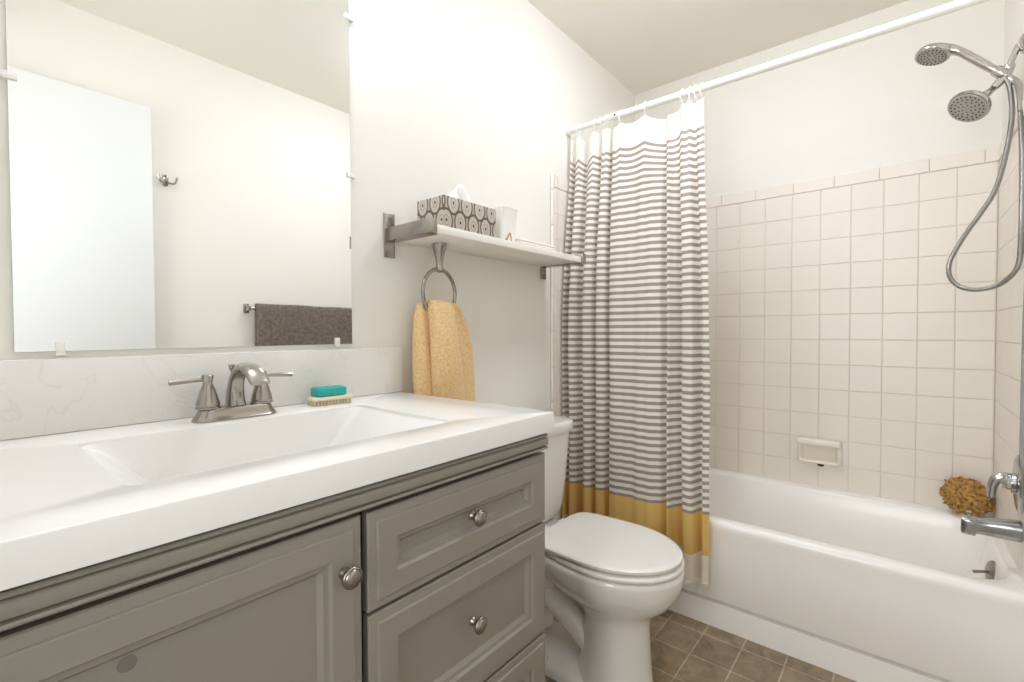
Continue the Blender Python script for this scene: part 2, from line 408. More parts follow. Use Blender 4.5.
for z0, z1, kz in ((.679, .8300, .763), (.4305, .6735, .567), (.185, .425, .305)):
    d = panel(.3945, .8455, z0, z1, 'drawer', vc); knob(.610, kz, d)

# ------------------------------------------------------------------ vanity top with trough basin
vt = thing('countertop_sink', (.33, .88, .877), 'glossy white vanity top with long ramped trough sink', 'vanity top')
CT = .920; X0, X1, Y0, Y1 = -.195, .865, .5955, D-.001
bx0, bx1, by0, by1 = .134, .655, .695, 1.037
m = MB()
outer = [rrect(X0, X1, Y0, Y1, .003, 1)]
def loop(x0, x1, y0, y1, r, z, n=6): return [(x, y, z) for x, y in rrect(x0, x1, y0, y1, r, n)]
NR = 6
m.rings([loop(bx0, bx1, by0, by1, .018, .8775, NR), loop(X0, X1, Y0, Y1, .004, .8775, NR), loop(X0, X1, Y0, Y1, .004, CT-.004, NR), loop(X0+.0012, X1-.0012, Y0+.0012, Y1, .004, CT-.0012, NR), loop(X0+.004, X1-.004, Y0+.004, Y1, .004, CT, NR),
         loop(bx0-.004, bx1+.004, by0-.004, by1+.004, .020, CT, NR), loop(bx0-.001, bx1+.001, by0-.001, by1+.001, .018, CT-.0015, NR), loop(bx0, bx1, by0, by1, .018, CT-.005, NR), loop(bx0, bx1, by0, by1, .018, .8775, NR)], False, False)
m.build('countertop', 'counter', vt, ang=40)
def prof_d(d):                                          # ramp profile: distance from the end -> depth
    pts = ((0, .002), (.006, .005), (.03, .022), (.055, .046), (.085, .082), (.108, .105), (.135, .116), (.2, .119))
    for (a, b), (c, e) in zip(pts, pts[1:]):
        if d <= c: return b+(e-b)*(d-a)/(c-a)
    return .119
def basin(u, v):
    x = bx0-.001+(bx1-bx0+.002)*u; dx = min(x-bx0, bx1-x)
    dep = prof_d(max(dx, 0))
    # across: the walls are steep with a small cove at the bottom
    vv = abs(v-.5)*2; s = 1 if v > .5 else -1
    wdt = (by1-by0)/2+.001
    if vv > .75: k = (vv-.75)/.25; yy = wdt-.012+.012*k; zz = dep*(1-k)
    else:
        k = vv/.75; yy = (wdt-.012)*k; zz = dep*(1-.10*max(0, (k-.8)/.2)**2)+.003*(1-k)
    if vv > .75: zz = dep*.90*(1-(vv-.75)/.25)
    return (x, (by0+by1)/2+s*yy, CT-.004-zz)
m = MB(); m.grid(basin, 60, 32); m.build('basin', 'counter', vt, ang=60)
m = MB(); m.lathe([(.022, 0), (.022, .002), (.016, .003), (.015, .001), (0, .001)], (.394, .868, CT-.004-.1205), (0, 0, 1)); m.build('drain', 'chrome', vt)

bs = MB().box(-.195, .870, D-.021, D-.0005, CT+.0005, 1.054, .0025).build('backsplash', 'backsplash')
tag(bs, 'white veined marble backsplash strip standing behind the faucet', 'backsplash')

# ------------------------------------------------------------------ faucet
cx, cy = .389, 1.083
fa = thing('faucet', (cx, cy, CT), 'brushed nickel two-handle centerset faucet behind the sink', 'faucet')
def stad(hx, hy, z): return [(cx+x, cy+y, z) for x, y in rrect(-hx, hx, -hy, hy, hy*.92, 8)]
m = MB(); m.rings([stad(.0800, .0285, CT+.0003), stad(.0800, .0285, CT+.003), stad(.0775, .0260, CT+.006), stad(.0725, .0235, CT+.014), stad(.0695, .0225, CT+.022), stad(.0680, .0210, CT+.0245), stad(.066, .019, CT+.0255)])
m.build('base_plate', 'nickel', fa)
for s in (-1, 1):
    hx = cx+s*.052; z0 = CT+.0255
    m = MB(); m.lathe([(.0225, 0), (.0225, .0035), (.0205, .0045), (.0205, .006), (.0215, .0075), (.0185, .020), (.0142, .036), (.0102, .047), (.0088, .050), (.0085, .0505)], (hx, cy, z0))
    h = m.build('handle', 'nickel', fa, ang=40)
    m = MB(); m.lathe([(.0088, .0507), (.0088, .056), (.0105, .062), (.0112, .066), (.0095, .0685), (0, .069)], (hx, cy, z0))
    a = (hx+s*.004, cy, z0+.0590)
    m.tube([a, (hx+s*.03, cy-.001, z0+.0585), (hx+s*.058, cy-.002, z0+.057), (hx+s*.066, cy-.002, z0+.0565)], [.0036, .0042, .0052, .0046], 14)
    m.build('lever', 'nickel', h)
path = [(1.084, .944), (1.086, .962), (1.083, .984), (1.073, 1.005), (1.055, 1.0205), (1.032, 1.0285), (1.006, 1.0265), (.980, 1.0165), (.960, 1.0005)]
wx = [.0185, .0165, .0148, .0140, .0142, .0160, .0182, .0192, .0185]; th = [.0210, .0185, .0150, .0120, .0100, .0095, .0095, .0090, .0060]
P2 = [Vector((0, y, z)) for y, z in path]; P2, wx2 = spline(P2, wx, 4); _, th2 = spline([Vector((0, y, z)) for y, z in path], th, 4)
loops = []
for i, p in enumerate(P2):
    t = (P2[min(i+1, len(P2)-1)]-P2[max(i-1, 0)]).normalized(); nrm = Vector((0, t.z, -t.y))
    L = []
    for k in range(24):
        a = 2*PI*k/24; ca, sa = math.cos(a), math.sin(a)
        L.append((cx+math.copysign(abs(ca)**.7, ca)*wx2[i], p.y+nrm.y*math.copysign(abs(sa)**.8, sa)*th2[i], p.z+nrm.z*math.copysign(abs(sa)**.8, sa)*th2[i]))
    loops.append(L)
m = MB(); m.rings(loops); m.build('spout', 'nickel', fa, ang=60)
m = MB(); m.lathe([(.0022, 0), (.0022, .072), (.004, .074), (.0065, .083), (.0060, .0855), (0, .0865)], (cx, 1.1035, CT+.0255)); m.build('lift_rod', 'nickel', fa)

# ------------------------------------------------------------------ scrub brush and teal soap on the back ledge
br = thing('nail_brush', (.61, 1.098, CT), 'cream nail brush with stubby bristles under the teal soap', 'brush')
def rot(p, c, a): 
    x, y = p[0]-c[0], p[1]-c[1]; return (c[0]+x*math.cos(a)-y*math.sin(a), c[1]+x*math.sin(a)+y*math.cos(a), p[2])
bc = (.608, 1.096); ba = -.12
def rbox(m, hx, hy, z0, z1, r, c=bc, a=ba, e=.002):
    L = []
    for i, z in ((e, z0), (0, z0+e), (0, z1-e), (e, z1)):
        L.append([rot((c[0]+x, c[1]+y, z), c, a) for x, y in rrect(-hx+i, hx-i, -hy+i, hy-i, r)])
    m.rings(L); return m
rbox(MB(), .050, .025, CT+.0125, CT+.0215, .008).build('brush_back', 'cream', br)
m = MB()
for i in range(12):
    for j in range(5):
        p = rot((bc[0]-.0445+i*.0081, bc[1]-.0195+j*.00975, CT), bc, ba)
        m.lathe([(.0032, .0004), (.0030, .006), (.0026, .0128)], p, (0, 0, 1), 8)
m.build('bristles', 'bristle', br)
so = rbox(MB(), .0375, .021, CT+.0218, CT+.0435, .004, (.606, 1.097), -.06, .003).build('soap_bar', 'teal')
tag(so, 'teal block of soap resting on the cream brush', 'soap')

# ------------------------------------------------------------------ wall mirror with clips
mr = thing('wall_mirror', (.39, D, 1.066), 'large frameless mirror held by clear clips above the backsplash', 'mirror')
MX0, MX1, MZ0, MZ1 = .074, .7145, 1.067, 2.03
m = MB(); m.box(MX0, MX1, D-.006, D-.0008, MZ0, MZ1, mi=1)
for f in m.bm.faces:
    if f.normal.y < -.5: f.material_index = 0
m.build('mirror_glass', ['mirror', 'glassedge'], mr, flat=True)
def clip(x, z, ang):
    m = MB(); m.box(x-.0065, x+.0065, D-.0105, D-.0062, z-.011, z+.008, .0015); m.box(x-.0065, x+.0065, D-.0105, D-.0008, z-.017, z-.0065 if False else z-.011, .0012)
    m.lathe([(.003, 0), (.0026, .001), (0, .0014)], (x, D-.0105, z-.004), (0, -1, 0), 12)
    o = m.build('clip', 'plastic', mr)
    R = Matrix.Translation(Vector((x, D, z))-org(mr)) @ Matrix.Rotation(ang, 4, 'Y') @ Matrix.Translation(-(Vector((x, D, z))-org(mr)))
    o.data.transform(R)
for x in (.131, .670): clip(x, MZ0+.011-.002, 0)
for z in (1.535, 1.94): clip(MX0+.004, z, PI/2)
for z in (1.527, 1.953): clip(MX1-.004, z, -PI/2)

# ------------------------------------------------------------------ vanity light above the mirror (out of frame)
vl = thing('vanity_light', (.38, D, 2.10), 'nickel vanity light bar with three lit globe bulbs above the mirror', 'light fixture')
MB().box(.10, .66, D-.026, D-.0008, 2.165, 2.245, .006).build('back_plate', 'nickel', vl)
for x in (.16, .38, .60):
    m = MB(); m.tube([(x, D-.02, 2.205), (x, D-.12, 2.215), (x, D-.16, 2.20), (x, D-.165, 2.185)], .007, 10, 4)
    m.lathe([(.02, 0), (.02, .02), (.012, .026)], (x, D-.165, 2.158)); m.build('arm', 'nickel', vl)
    m = MB(); bmesh.ops.create_uvsphere(m.bm, u_segments=24, v_segments=14, radius=.042, matrix=Matrix.Translation((x, D-.165, 2.115))); m.build('globe_bulb', 'bulb', vl, ang=180)

cl = thing('ceiling_fill', (1.52, .46, CZ), 'added unseen ceiling fill lamp with lit glass dome', 'light fixture')  # invented lamp out of view, added to brighten the tub end
m = MB(); m.lathe([(.15, -.0006), (.15, -.016), (.142, -.022), (.10, -.022), (0, -.022)], (1.52, .46, CZ), (0, 0, 1), 36); m.build('fill_lamp_base', 'nickel', cl)
m = MB(); m.lathe([(.138, -.0225), (.136, -.034), (.122, -.055), (.092, -.073), (.05, -.083), (0, -.086)], (1.52, .46, CZ), (0, 0, 1), 36); m.build('fill_dome', 'dome', cl, ang=180)

# ------------------------------------------------------------------ wall shelf and the things on it
SZ0, SZ1, SF = 1.369, 1.392, .977
sf = thing('wall_shelf', (1.22, D, SZ0), 'white wall shelf on two brushed metal brackets above the towel', 'shelf')
MB().box(.853, 1.603, SF, D-.002, SZ0, SZ1, .0015).build('shelf_board', 'shelfwhite', sf)
for x0, x1 in ((.829, .8535), (1.6025, 1.627)):
    m = MB(); xm = (x0+x1)/2
    m.box(x0, x1, SF-.008, D-.006, SZ0-.004, SZ1+.012, .0012); m.box(x0-.006, x1+.006, D-.006, D-.0006, 1.318, 1.448, .001)
    for z in (1.333, 1.433): m.lathe([(.004, 0), (.0035, .0015), (0, .002)], (xm, D-.006, z), (0, -1, 0), 12)
    s = 1 if x0 < 1 else -1
    xa, xb = sorted((x1-.001 if s > 0 else x0+.001, (x1+.012) if s > 0 else (x0-.012)))
    m.box(xa, xb, SF+.004, D-.006, SZ0-.004, SZ0-.0006, .0006)
    m.build('bracket', 'nickel', sf)
tb = thing('tissue_box', (1.01, 1.05, SZ1), 'grey ogee patterned tissue box with a tissue pulled up', 'tissue box')
m = MB(); x0, x1, y0, y1, z0, z1 = .897, 1.116, .992, 1.108, SZ1+.0005, 1.4835
m.box(x0, x1, y0, y1, z0, z1, .0012)
for f in m.bm.faces:
    f.normal_update()
    for l in f.loops:
        c = l.vert.co; n = f.normal
        if abs(n.y) > .5: l[m.uv].uv = (c.x-x0, c.z-z0)
        elif abs(n.x) > .5: l[m.uv].uv = (c.y-y0, c.z-z0)
        else: l[m.uv].uv = (c.x-x0, c.y-y0)
m.build('carton', 'tissuebox', tb)
def tissue(u, v):
    a = (u-.5)*2; w = (1-.55*v)*.045+.012*math.sin(v*PI)
    x = 1.012+a*w+.012*v; y = 1.05+.014*math.sin(a*4.5+v*2)*(1-.3*v)+.010*v
    return (x, y, z1+.0003+.070*v*(1-.28*a*a)+.004*math.sin(a*6)*v)
m = MB(); m.grid(tissue, 20, 10); m.build('tissue', 'tissue', tb, ang=180, solid=.001)
m = MB(); cc = (1.190, 1.035)
def sq(h, r, z): return [(cc[0]+x, cc[1]+y, z) for x, y in rrect(-h, h, -h, h, r, 5)]
m.rings([sq(.034, .010, SZ1+.0005), sq(.036, .011, SZ1+.003), sq(.039, .012, 1.455), sq(.0425, .013, 1.498), sq(.0445, .013, 1.503), sq(.0435, .0125, 1.5045), sq(.0415, .012, 1.503), sq(.039, .011, 1.496), sq(.036, .010, 1.455), sq(.033, .009, 1.40)])
tag(m.build('tumbler', 'cup'), 'white flared square tumbler beside the tissue box', 'cup')
m = MB()
for i, (dx, dz) in enumerate(((0, 0), (.003, .0088), (.002, .0176))):
    L = []
    for e, z in ((.003, SZ1+.0004+dz), (0, SZ1+.003+dz), (0, SZ1+.0060+dz), (.003, SZ1+.0085+dz)):
        L.append([(x, y, z+.0012*math.sin(x*40+y*30)*(z > SZ1+.004)) for x, y in rrect(1.245+dx+e, 1.465-e, 1.0+dx+e, 1.125-e, .010)])
    m.rings(L)
tag(m.build('washcloth', 'wcloth'), 'folded white washcloth lying flat near shelf end', 'washcloth')
m = MB(); m.tube([(1.163, .986, SZ1+.004), (1.168, .986, SZ1+.014), (1.1765, .986, SZ1+.026), (1.182, .987, SZ1+.0225), (1.187, .989, SZ1+.013), (1.192, .991, SZ1+.003)], [.0034, .0028, .0026, .0020, .0018, .0018], 10, 4)
m.lathe([(.0045, .0005), (.0048, .004), (.003, .007), (0, .008)], (1.162, .986, SZ1), (0, 0, 1), 14)
tag(m.build('hair_clip', 'gold'), 'tiny bent gold clip standing on shelf front edge', 'clip')

# ------------------------------------------------------------------ towel ring under the shelf, yellow towel through it
tx, ty = .975, 1.10
tr = thing('towel_ring', (tx, ty, SZ0), 'nickel towel ring hanging from a flared post under the shelf', 'towel ring')
m = MB(); m.lathe([(.0235, -.0006), (.0235, -.004), (.0215, -.012), (.0160, -.030), (.0115, -.050), (.0105, -.062), (.0115, -.074), (.0115, -.082), (.007, -.088), (0, -.089)], (tx, ty, SZ0)); m.build('post', 'nickel', tr)
m = MB(); RR = .0735; rc = SZ0-.078-RR
pts = [(tx+RR*math.sin(2*PI*k/48)*math.cos(.12), ty+RR*math.sin(2*PI*k/48)*math.sin(.12), rc+RR*math.cos(2*PI*k/48)) for k in range(49)]
m.tube(pts, .0060, 12, caps=False); m.build('ring', 'nickel', tr, ang=180)
def lobe(m, keys, n=40, amp=.004, ph=0):
    """keys: (z, xc, yc, half width, half depth)"""
    K = []
    for (a, b) in zip(keys, keys[1:]):
        for j in range(5):
            t = j/5; t = t*t*(3-2*t) if False else t
            K.append([a[q]+(b[q]-a[q])*t for q in range(5)])
    K.append(list(keys[-1])); loops = []
    for (z, xc, yc, hw, hd) in K:
        L = []
        for k in range(n):
            a = 2*PI*k/n; ca, sa = math.cos(a), math.sin(a)
            w = 1+amp/hd*math.sin(a*5+ph+z*9)*.5
            x = xc+math.copysign(abs(ca)**.75, ca)*hw; y = yc+math.copysign(abs(sa)**.8, sa)*hd*w
            nz = noise.noise(Vector((x*30, y*30, z*14)))*.003
            L.append((x+nz, y+nz, z))
        loops.append(L)
    m.rings(loops)
m = MB()
lobe(m, [(1.197, .958, 1.092, .008, .006), (1.194, .956, 1.090, .028, .018), (1.184, .958, 1.084, .039, .026), (1.165, .960, 1.078, .043, .028), (1.10, .963, 1.070, .046, .030), (1.00, .972, 1.067, .053, .031), (.90, .982, 1.067, .059, .030), (.815, .986, 1.067, .062, .028)])
lobe(m, [(1.188, .918, 1.116, .006, .006), (1.181, .916, 1.115, .014, .014), (1.15, .912, 1.112, .022, .020), (1.08, .912, 1.110, .028, .024), (1.0, .914, 1.108, .031, .026), (.90, .921, 1.106, .034, .026), (.83, .924, 1.106, .036, .026)], ph=1.3)
lobe(m, [(1.193, 1.022, 1.116, .008, .006), (1.189, 1.027, 1.117, .022, .016), (1.17, 1.042, 1.118, .034, .022), (1.12, 1.060, 1.120, .044, .026), (1.05, 1.076, 1.122, .052, .028), (.95, 1.084, 1.122, .053, .028), (.83, 1.088, 1.122, .054, .026)], ph=2.1)
tag(m.build('hand_towel', 'ytowel', ang=180), 'golden yellow terry hand towel gathered through the ring', 'towel')

# ------------------------------------------------------------------ toilet
TX = 1.322
to = thing('toilet', (TX, .80, 0), 'white two-piece toilet with lid closed between vanity and tub', 'toilet')
def egg(hw, yf, yb, z, cxx=TX, n=56, back=.80, sq=.6, sqy=.75):
    """outline: rounded at the front (small y), squarer at the back"""
    ym = yf+.205*(yb-yf)/.41; pts = []
    for k in range(n):
        a = 2*PI*k/n; sx, cy_ = math.sin(a), math.cos(a)      # a=0 front
        if cy_ > 0: x = hw*sx; y = ym-(ym-yf)*cy_
        else:
            ex = math.copysign(abs(sx)**sq, sx); ey = abs(cy_)**sqy
            y = ym+(yb-ym)*ey; x = hw*ex*(1-(1-back)*ey)
        pts.append((cxx+x, y, z))
    return pts
# bowl with pedestal
m = MB()
m.rings([egg(.106, .560, .80, .0005, back=.9, sq=.5), egg(.106, .560, .80, .010, back=.9, sq=.5), egg(.101, .566, .795, .018, back=.9, sq=.5), egg(.094, .570, .785, .08, back=.9, sq=.5), egg(.086, .574, .775, .16, back=.9, sq=.5), egg(.081, .574, .77, .215, back=.9, sq=.5), egg(.084, .566, .79, .245, back=.9, sq=.5),
         egg(.104, .543, .84, .268, back=.9, sq=.55), egg(.136, .512, .89, .295, back=.9, sq=.6), egg(.160, .490, .92, .328, back=.9, sq=.6), egg(.173, .480, .93, .360, back=.92, sq=.6), egg(.178, .476, .935, .385, back=.95, sq=.6), egg(.178, .476, .935, .398, back=.95, sq=.6), egg(.172, .482, .93, .402, back=.95, sq=.6),
         egg(.128, .528, .86, .402, back=.85, sq=.6), egg(.120, .535, .85, .385, back=.85, sq=.6), egg(.085, .58, .80, .33, back=.85), egg(.04, .64, .74, .29, back=.9)])
# tank platform behind the bowl
L = []
for hx, ya, yb, z, r in ((.075, .88, 1.10, .25, .03), (.105, .88, 1.125, .33, .035), (.120, .885, 1.135, .37, .04), (.122, .885, 1.137, .392, .04), (.118, .89, 1.133, .398, .04)):
    L.append([(x, y, z) for x, y in rrect(TX-hx, TX+hx, ya, yb, r)])
m.rings(L)
# trapway bulge on both sides and floor foot
for s in (-1, 1):
    m.tube([(TX+s*.035, .74, .10), (TX+s*.040, .82, .17), (TX+s*.042, .90, .215), (TX+s*.042, .97, .20), (TX+s*.040, 1.0, .13), (TX+s*.038, .99, .045)], [.035, .040, .042, .044, .044, .042], 14, 4)
L = []
for hx, ya, yb, z in ((.118, .74, 1.0, .0006), (.118, .74, 1.0, .020), (.108, .75, .99, .030), (.07, .77, .97, .05)):
    L.append([(x, y, z) for x, y in rrect(TX-hx, TX+hx, ya, yb, .045)])
m.rings(L)
m.build('bowl', 'porcelain', to, ang=60)
for s in (-1, 1):
    m = MB(); m.lathe([(.014, 0), (.014, .008), (.011, .016), (.005, .019), (0, .0195)], (TX+s*.098, .885, .0285)); m.build('bolt_cap', 'seatplastic', to)
m = MB()
m.rings([egg(.168, .486, .895, .4085, back=.93), egg(.177, .477, .90, .4100, back=.93), egg(.178, .476, .90, .4165, back=.93), egg(.174, .480, .897, .4212, back=.93), egg(.11, .545, .82, .4212, back=.9), egg(.105, .55, .815, .413, back=.9), egg(.108, .548, .818, .4085, back=.9), egg(.118, .538, .828, .4085, back=.9), egg(.120, .536, .83, .4165, back=.9), egg(.158, .496, .885, .4165, back=.93), egg(.160, .494, .887, .4085, back=.93), egg(.168, .486, .895, .4085, back=.93)], False, False)
m.build('seat', 'seatplastic', to, ang=50)
m = MB()
m.rings([egg(.155, .500, .893, .4385, back=.96, sq=.30, sqy=.34), egg(.157, .498, .895, .4290, back=.96, sq=.30, sqy=.34), egg(.168, .487, .905, .4288, back=.96, sq=.30, sqy=.34), egg(.1735, .481, .91, .4310, back=.96, sq=.30, sqy=.34), egg(.174, .4805, .91, .4385, back=.96, sq=.30, sqy=.34), egg(.170, .485, .906, .4415, back=.96, sq=.30, sqy=.34), egg(.158, .498, .895, .4440, back=.96, sq=.30, sqy=.34), egg(.10, .56, .84, .4462, back=.96, sq=.30, sqy=.34), egg(.02, .66, .72, .4466, back=.94)])
m.build('lid', 'seatplastic', to, ang=50)
for s in (-1, 1):
    m = MB(); m.rings([[(TX+s*.075+x, .925+y, z) for x, y in rrect(-.022, .022, -.022, .014, .008)] for z in (.3985, .416)], True, False); 
    m.rings([[(TX+s*.075+x, .925+y, z) for x, y in rrect(-.022+e, .022-e, -.022+e, .014-e, .008)] for z, e in ((.416, 0), (.424, .003), (.427, .008))], False, True)
    m.build('hinge', 'seatplastic', to)
def tank(hx0, ya, yb, r, z): # front corners strongly rounded, back corners tight
    pts = []
    for cxx, cyy, a0, rr in ((TX+hx0-.012, yb-.012, 0, .012), (TX-hx0+.012, yb-.012, PI/2, .012), (TX-hx0+r, ya+r, PI, r), (TX+hx0-r, ya+r, 1.5*PI, r)):
        for i in range(9):
            a = a0+PI/2*i/8; pts.append((cxx+rr*math.cos(a), cyy+rr*math.sin(a), z))
    return pts
m = MB(); m.rings([tank(.165, 1.000, 1.15, .05, .4005), tank(.182, .985, 1.153, .055, .412), tank(.190, .977, 1.154, .06, .45), tank(.200, .967, 1.155, .065, .55), tank(.212, .955, 1.157, .07, .72), tank(.2125, .9545, 1.157, .07, .7285)])
m.build('tank', 'porcelain', to, ang=50)
m = MB(); m.rings([tank(.213, .955, 1.158, .07, .729), tank(.222, .945, 1.162, .075, .7315), tank(.224, .943, 1.163, .075, .738), tank(.224, .943, 1.163, .075, .756), tank(.221, .946, 1.161, .073, .763), tank(.212, .955, 1.155, .068, .766)])
m.build('tank_lid', 'porcelain', to, ang=50)
m = MB(); m.lathe([(.013, 0), (.013, .006), (.009, .009), (.009, .014)], (TX-.15, .961, .685), (0, -1, 0), 20); m.tube([(TX-.15, .948, .685), (TX-.12, .944, .683), (TX-.085, .945, .678)], [.007, .0065, .008], 12, 3)
m.build('flush_lever', 'chrome', to)

# ------------------------------------------------------------------ bathtub
AX = 1.800; g = .0066
bt = thing('bathtub', (2.15, .45, 0), 'white alcove bathtub with flat front apron under the tiled wall', 'bathtub')
TY0, TY1, TXB = W+g+.001, D-g-.001, B-g-.001
def tl(x0, x1, y0, y1, r, z): return loop(x0, x1, y0, y1, r, z, 8)
m = MB()
m.rings([tl(AX, TXB, TY0, TY1, .004, .0005), tl(AX, TXB, TY0, TY1, .004, .0905), tl(AX+.028, TXB, TY0, TY1, .004, .0900), tl(AX+.028, TXB, TY0, TY1, .004, .1035), tl(AX+.001, TXB, TY0, TY1, .004, .1045), tl(AX, TXB, TY0, TY1, .004, .107), tl(AX+.002, TXB, TY0, TY1, .004, .30),
         tl(AX, TXB, TY0, TY1, .004, .362), tl(AX-.001, TXB, TY0, TY1, .004, .378), tl(AX+.003, TXB, TY0, TY1, .004, .3885), tl(AX+.010, TXB, TY0, TY1, .004, .3945), tl(AX+.020, TXB, TY0, TY1, .004, .3965),
         tl(AX+.052, TXB-.045, TY0+.020, TY1-.075, .10, .3955), tl(AX+.060, TXB-.052, TY0+.025, TY1-.085, .10, .392), tl(AX+.066, TXB-.057, TY0+.028, TY1-.093, .10, .383),
         tl(AX+.074, TXB-.066, TY0+.032, TY1-.12, .105, .34), tl(AX+.085, TXB-.080, TY0+.046, TY1-.18, .115, .24), tl(AX+.100, TXB-.095, TY0+.068, TY1-.25, .125, .14), tl(AX+.125, TXB-.12, TY0+.11, TY1-.31, .13, .095), tl(AX+.17, TXB-.165, TY0+.16, TY1-.36, .11, .078), tl(AX+.25, TXB-.245, TY0+.3, TY1-.5, .08, .072)])
m.build('tub_shell', 'tub', bt, ang=50)
oc = Vector((2.14, TY0+.037, .318))
m = MB(); m.lathe([(.034, -.006), (.036, .002), (.034, .006), (.026, .009), (0, .010)], oc, (-.22, 1, .18), 28)
ov = m.build('overflow_plate', 'darknickel', bt)
m = MB(); m.tube([oc+Vector((0, .008, 0)), oc+Vector((-.006, .024, -.003)), oc+Vector((-.014, .045, -.006))], [.004, .0042, .0055], 10, 3); m.build('trip_lever', 'darknickel', ov)
m = MB(); m.lathe([(.03, 0), (.03, .003), (.02, .004), (0, .0035)], (2.15, .08, .0725)); m.build('tub_drain', 'chrome', bt)

# tub filler, valve, shower
sp = thing('tub_spout', (2.0, W, .49), 'chrome tub spout with diverter pin on the plumbing wall', 'spout')
W0 = W+.0092
def rr_yz(y, zc, hx, hz, r, x=2.0): return [(x+a, y, zc+b) for a, b in rrect(-hx, hx, -hz, hz, r, 5)]
m = MB(); m.rings([rr_yz(W0, .508, .027, .030, .024), rr_yz(W0+.02, .507, .026, .029, .022), rr_yz(W0+.06, .504, .022, .025, .018), rr_yz(W0+.085, .502, .021, .022, .014), rr_yz(W0+.092, .502, .021, .022, .012)], True, False)
m.rings([rr_yz(W0+.092, .502, .021, .022, .012), rr_yz(W0+.094, .4985, .021, .0255, .010), rr_yz(W0+.121, .499, .0205, .025, .009), rr_yz(W0+.125, .500, .018, .023, .008)], False, True)
m.build('spout_body', 'wornchrome', sp, ang=40)
m = MB(); m.lathe([(.003, 0), (.003, .010), (.006, .013), (.006, .017), (.003, .019), (0, .0195)], (2.0, W0+.107, .523)); m.build('diverter_pin', 'chrome', sp)
va = thing('shower_valve', (2.0, W, .64), 'round chrome shower valve plate with curved lever handle', 'valve')
m = MB(); m.lathe([(.083, 0), (.083, .003), (.076, .008), (.05, .012), (.03, .013), (.028, .02)], (2.0, W0, .648), (0, 1, 0), 40); m.build('escutcheon', 'wornchrome', va)
m = MB(); m.lathe([(.022, .0145), (.023, .03), (.018, .038), (0, .04)], (2.0, W0, .648), (0, 1, 0), 24)
m.tube([(2.0, W0+.020, .655), (1.998, W0+.034, .661), (1.997, W0+.048, .656), (1.996, W0+.057, .638), (1.996, W0+.060, .614), (1.996, W0+.061, .598)], [.0165, .016, .0145, .0125, .0105, .0085], 14, 4)
m.build('lever_handle', 'chrome', va)
sp.location += Vector((-.05, 0, .015)); va.location += Vector((-.04, 0, .009))

sh = thing('overhead_shower', (2.1, W, 1.95), 'round chrome fixed shower head on bent wall arm below hand shower', 'shower head')
A = Vector
m = MB(); m.lathe([(.030, 0), (.029, .004), (.020, .010), (.012, .013)], (2.1, W+.0006, 1.965), (0, 1, 0), 28); m.build('escutcheon', 'showerchrome', sh)
J = A((2.1, -.238, 1.888))
m = MB(); m.tube([(2.1, W+.012, 1.965), (2.1, -.257, 1.950), (2.1, -.247, 1.92), (2.1, -.242, 1.902)], [.0085]*4, 14, 4); m.lathe([(.013, 0), (.014, .004), (.014, .012), (.012, .016)], (2.1, -.2435, 1.912), (0, .12, -1), 14); m.build('shower_arm', 'showerchrome', sh)
m = MB(); m.lathe([(.011, -.012), (.013, -.008), (.013, .010), (.011, .014)], J, (0, .3, -1), 20)
m.tube([J, A((2.1, -.222, 1.865)), A((2.1, -.212, 1.853))], [.012, .013, .011], 14)
m.lathe([(.0095, -.02), (.0095, -.005), (.0115, -.003), (.0115, .012), (.0095, .014)], (2.098, -.196, 1.840), (-.25, .62, -.55), 20)
m.tube([J+A((0, 0, -.012)), A((2.092, -.252, 1.858)), A((2.078, -.260, 1.838)), A((2.056, -.2605, 1.795)), A((2.035, -.260, 1.742))], [.010, .010, .009, .0068, .0068], 12, 4)
m.lathe([(.014, -.016), (.0155, -.012), (.0155, .012), (.014, .016)], (2.094, -.222, 1.893), (-.02, .6, .72), 20)
m.build('diverter', 'showerchrome', sh, ang=45)
def spray(m, c, n, R, mi, seed=1):
    """nozzle studs on a disc face"""
    q = Vector((0, 0, 1)).rotation_difference(Vector(n).normalized())
    for r, k in ((.25, 6), (.45, 10), (.65, 16), (.84, 22)):
        for i in range(k):
            a = 2*PI*i/k+r*7; p = Vector(c)+q @ Vector((R*r*math.cos(a), R*r*math.sin(a), 0))
            m.lathe([(.0024, -.001), (.0022, .0012), (.0015, .0018)], p, n, 6, mi)
hn = A((-.56, .56, -.84)).normalized(); hc = A((2.088, -.153, 1.806))
m = MB(); m.lathe([(.010, -.045), (.012, -.036), (.022, -.030), (.040, -.022), (.0535, -.010), (.0555, -.002), (.0535, .004), (.050, .005)], hc, hn, 40); m.build('head_shell', 'showerchrome', sh, ang=40)
m = MB(); m.lathe([(.0505, .0045), (.049, .006), (.020, .0068), (.019, .0075), (0, .008)], hc, hn, 36); spray(m, hc+hn*.0066, hn, .050, 1); m.build('spray_face', ['sprayface', 'black'], sh, ang=40)

